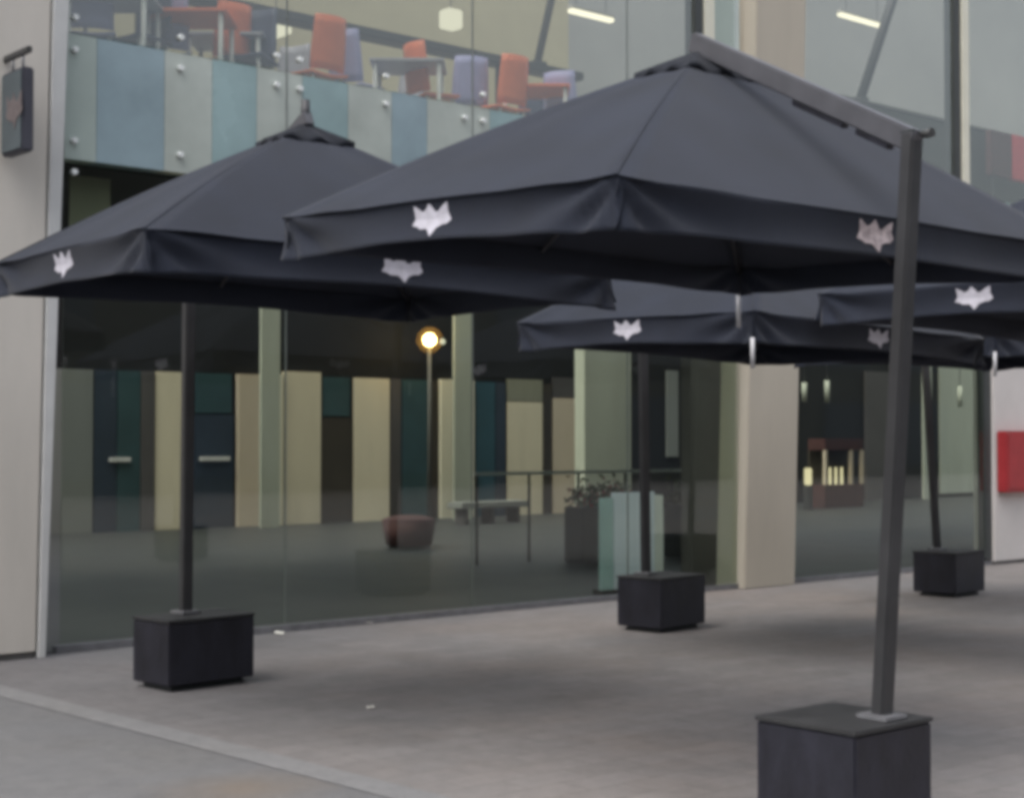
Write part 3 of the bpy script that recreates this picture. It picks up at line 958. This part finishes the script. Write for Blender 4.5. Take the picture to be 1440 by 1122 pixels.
    # valance: four strips
    for k in range(4):
        (x0, y0), (x1, y1) = CORN[k], CORN[(k + 1) % 4]
        en = (T(0, 0, 0) - T((x0 + x1) / 2 * a, (y0 + y1) / 2 * b, 0)).normalized() * -1
        elen = (2 * a) if k % 2 == 0 else (2 * b)
        ph = [rnd.uniform(0, 6) for _ in range(4)]

        def val(e, dz, out=0.0):
            e = min(1.0, max(0.0, e))
            de0, de1 = e * elen, (1 - e) * elen
            off = 0.0
            for de, p in ((de0, ph[0]), (de1, ph[1])):
                ang = math.atan2(dz + 0.02, de + 0.02)
                off += 0.024 * math.sin(ang * 11 + p) * math.exp(-de / 0.65) * min(1, (de * de + dz * dz) ** .5 / 0.2)
            mid = math.exp(-((e - .5) / .10) ** 2)
            off += 0.006 * math.sin(e * elen * 5.5 + ph[2]) * (dz / vh) * (1 - mid)
            off += -0.022 * math.sin(math.pi * min(1, dz / vh * 0.9)) + 0.018 * (dz / vh)
            zz = -dz * (1 + 0.02 * math.sin(e * 9 + ph[3]) * (1 - mid)) * (0.84 + 0.16 * abs(2 * e - 1) ** 2) * (1.0 if k in (0, 3) else 0.8)
            p = roof(k, e, 1.0)
            return p + en * (off + out - 0.002) + Vector((0, 0, zz - 0.001))
        nz_ = 10
        rows = [[val(e / 60, vh * i / nz_) for e in range(61)] for i in range(nz_ + 1)]
        vo = MB().grid(rows).build('valance', M['fabric'], can)
        md = vo.modifiers.new('thick', 'SOLIDIFY')
        md.thickness = 0.004
        # crest emblem at the middle of the strip, following the cloth
        ew, eh = 0.26, 0.165
        e0 = 0.5 - (0.075 / elen if pink == k else 0.0)
        mbm = MB()
        cen = [(x, y) for x, y in LOGO]
        m_ = M['logopink'] if pink == k else M['logo']
        vs = [mbm.bm.verts.new(val(e0 + x * ew / elen, 0.104 - y * eh, 0.006)) for x, y in cen]
        vc = mbm.bm.verts.new(val(e0, 0.104, 0.006))
        for i in range(len(vs)):
            mbm.bm.faces.new([vc, vs[i], vs[(i + 1) % len(vs)]])
        eo = mbm.build('emblem', m_, can)
        md = eo.modifiers.new('thick', 'SOLIDIFY')
        md.thickness = 0.003
        md.offset = 0
    for k in range(4):
        x, y = CORN[k]
        tube_end = T(x * a * 0.985, y * b * 0.985, -0.028)
        MB().tube(T(x * .03, y * .03, h - 0.10), tube_end, 0.014, 0.012, 8).build('rib', M['rib'], t)
        x1, y1 = CORN[(k + 1) % 4]
        MB().tube(T((x + x1) * .015, (y + y1) * .015, h - 0.10), T((x + x1) / 2 * a * 0.985, (y + y1) / 2 * b * 0.985, -0.028), 0.014, 0.012, 8).build('rib', M['rib'], t)
    for k in straps:
        x, y = CORN[k]
        p = T(x * (a + 0.012), y * (b + 0.012), -vh * 0.8)
        MB().tube(p, p + Vector((0, 0, -0.20)), 0.014, 0.014, 8).build('corner_strap', M['strap'], can)
    return t

# front parasol: mast on the near side
pf = [gnd(1064, 1008, 0.45), gnd(1196, 1029, 0.45), gnd(1306, 1010, 0.45), gnd(1181, 988, 0.45)]
pc = (pf[0] + pf[1] + pf[2] + pf[3]) / 4
mb0 = gnd(1240, 1012, 0.45)
mdepth = mb0.y
d = ray(1283, 186)
mtop = d * ((mdepth + 0.06) / d.y) + Vector((0, 0, CAMH))
parasol('nearest large black parasol on a leaning mast with its arm in front', (0.901, 7.721, 2.621), 0.707, 0.028, 1.648, 1.149, 0.872,
        (pc.x, pc.y, mb0.x, mb0.y), 0.72, (0.52, 0.50), mtop, pink=0, straps=(2,), seed=3, pitch=0.028, vh=0.21)
# left parasol: mast on the far side
parasol('black parasol at the left before the first glass bay with arm end above its peak', (-1.239, 9.254, 2.611), 0.643, 0.013, 1.47, 1.095, 0.84,
        (-2.085, 10.30, -2.15, 10.34), 0.80, (0.66, 0.42), (-2.15, 10.40, 2.86), lift=0.035, seed=5)
parasol('black parasol behind the nearest one with its box base by the display board', (1.863, 11.988, 2.431), 0.757, 0.026, 1.454, 1.112, 0.84,
        (1.27, 13.32, 1.14, 13.35), 0.85, (0.64, 0.46), (1.12, 13.40, 2.80), straps=(0,), seed=8)
parasol('farthest black parasol with its box base by the white wall', (4.55, 14.75, 2.50), 0.62, 0.0, 1.50, 1.15, 0.84,
        (4.52, 16.22, 4.42, 16.3), 0.80, (0.62, 0.48), (4.30, 16.36, 2.85), straps=(0,), seed=11)
parasol('black parasol cut off by the right edge of the photo behind the mast', (4.016, 10.768, 2.547), 0.76, 0.015, 1.6, 1.152, 0.90,
        (5.35, 9.55, 5.33, 9.5), 0.72, (0.52, 0.50), (5.33, 9.5, 2.86), seed=14)

# the building across the way, behind the viewer: it shades the low sky and shows in the glass
ob = thing('opposite_building', Vector((2, -16, 0)), 'plain grey building across the way mirrored faintly in the glass front', 'building')
oc = W(8, 26, 0)
def oc_box(s0, s1, q0, q1, z0, z1):
    return MB().box(s0, s1, q0, q1, z0, z1)
oc_box(-40, 60, 30, 40, 0, 12).build('wall', M['darkgrey'], ob)
oc_box(-40.2, 60.2, 29.8, 40.2, 12, 12.3).build('roof', M['greywall'], ob)
for i in range(16):
    for z0, z1 in ((0.5, 3.2), (4.6, 7.4)):
        oc_box(-36 + i * 6, -33 + i * 6, 29.9, 29.99, z0, z1).build('window', M['navy'], ob)

# small paper scraps on the paving
for i, (px, py, w, lab) in enumerate(((521, 996, 0.030, 'tiny pale paper scrap on the paving in front of the left parasol base'),
                                      (393, 891, 0.08, 'pale paper scrap at the foot of the glass beside the left base'),
                                      (513, 876, 0.07, 'second pale scrap at the foot of the glass further right'))):
    g = gnd(px, py, 0.004)
    mb = MB()
    a = [Vector((math.cos(k * 1.05 + i) * w * (0.8 + .3 * math.sin(k * 2.1)), math.sin(k * 1.05 + i) * w * 0.7, 0.004 + 0.008 * (k % 2))) for k in range(6)]
    mb.prism([g + v for v in a], Vector((0, 0, 0.006)))
    tag(mb.build('paper_scrap', M['paper'], None, g), lab, 'litter', 'paper scraps on the paving')

# ================================================================== LIGHT, SKY, CAMERA
SUN_EL, SUN_AZ = R(60), R(226)
wd = bpy.data.worlds.new("World")
SC.world = wd
wd.use_nodes = True
nt = wd.node_tree
bg = nt.nodes['Background']
sky = nt.nodes.new('ShaderNodeTexSky')
sky.sky_type = 'NISHITA'
sky.sun_disc = False
sky.sun_elevation = SUN_EL
sky.sun_rotation = SUN_AZ
sky.air_density = 1.0
sky.dust_density = 3.0
hs = nt.nodes.new('ShaderNodeHueSaturation')
hs.inputs['Saturation'].default_value = 0.30
nt.links.new(sky.outputs[0], hs.inputs['Color'])
tcw = nt.nodes.new('ShaderNodeTexCoord')
sep = nt.nodes.new('ShaderNodeSeparateXYZ')
nt.links.new(tcw.outputs['Generated'], sep.inputs[0])
mr = nt.nodes.new('ShaderNodeMapRange')       # an overcast sky is about three times brighter overhead than at the horizon
mr.inputs['From Min'].default_value = 0.0
mr.inputs['From Max'].default_value = 1.0
mr.inputs['To Min'].default_value = 0.45
mr.inputs['To Max'].default_value = 1.5
nt.links.new(sep.outputs['Z'], mr.inputs['Value'])
mxs = nt.nodes.new('ShaderNodeVectorMath')
mxs.operation = 'SCALE'
nt.links.new(hs.outputs[0], mxs.inputs[0])
nt.links.new(mr.outputs['Result'], mxs.inputs['Scale'])
nt.links.new(mxs.outputs['Vector'], bg.inputs['Color'])
bg.inputs['Strength'].default_value = 0.14

sl = bpy.data.lights.new('sun', 'SUN')
sl.energy = 0.55
sl.angle = R(50)
sl.color = (1.0, 0.95, 0.88)
so = bpy.data.objects.new('sun', sl)
COL.objects.link(so)
sd = Vector((math.sin(SUN_AZ) * math.cos(SUN_EL), math.cos(SUN_AZ) * math.cos(SUN_EL), math.sin(SUN_EL)))
so.rotation_euler = (-sd).to_track_quat('-Z', 'Y').to_euler()
so.location = sd * 40

cam = bpy.data.cameras.new('camera')
cam.sensor_width = 36
cam.lens = FPX / 1440 * 36
cam.clip_end = 2000
co = bpy.data.objects.new('camera', cam)
COL.objects.link(co)
co.location = (0, 0, CAMH)
co.rotation_euler = (math.pi / 2 + PIT, 0, 0)
SC.camera = co

SC.view_settings.view_transform = 'Standard'
SC.view_settings.look = 'None'
SC.view_settings.gamma = 1
SC.view_settings.use_curve_mapping = False
SC.view_settings.exposure = 1.03
SC.render.engine = 'CYCLES'
SC.cycles.use_denoising = True
SC.cycles.max_bounces = 8
SC.cycles.transparent_max_bounces = 16
SC.cycles.pixel_filter_type = 'BLACKMAN_HARRIS'
SC.cycles.filter_width = 4.5
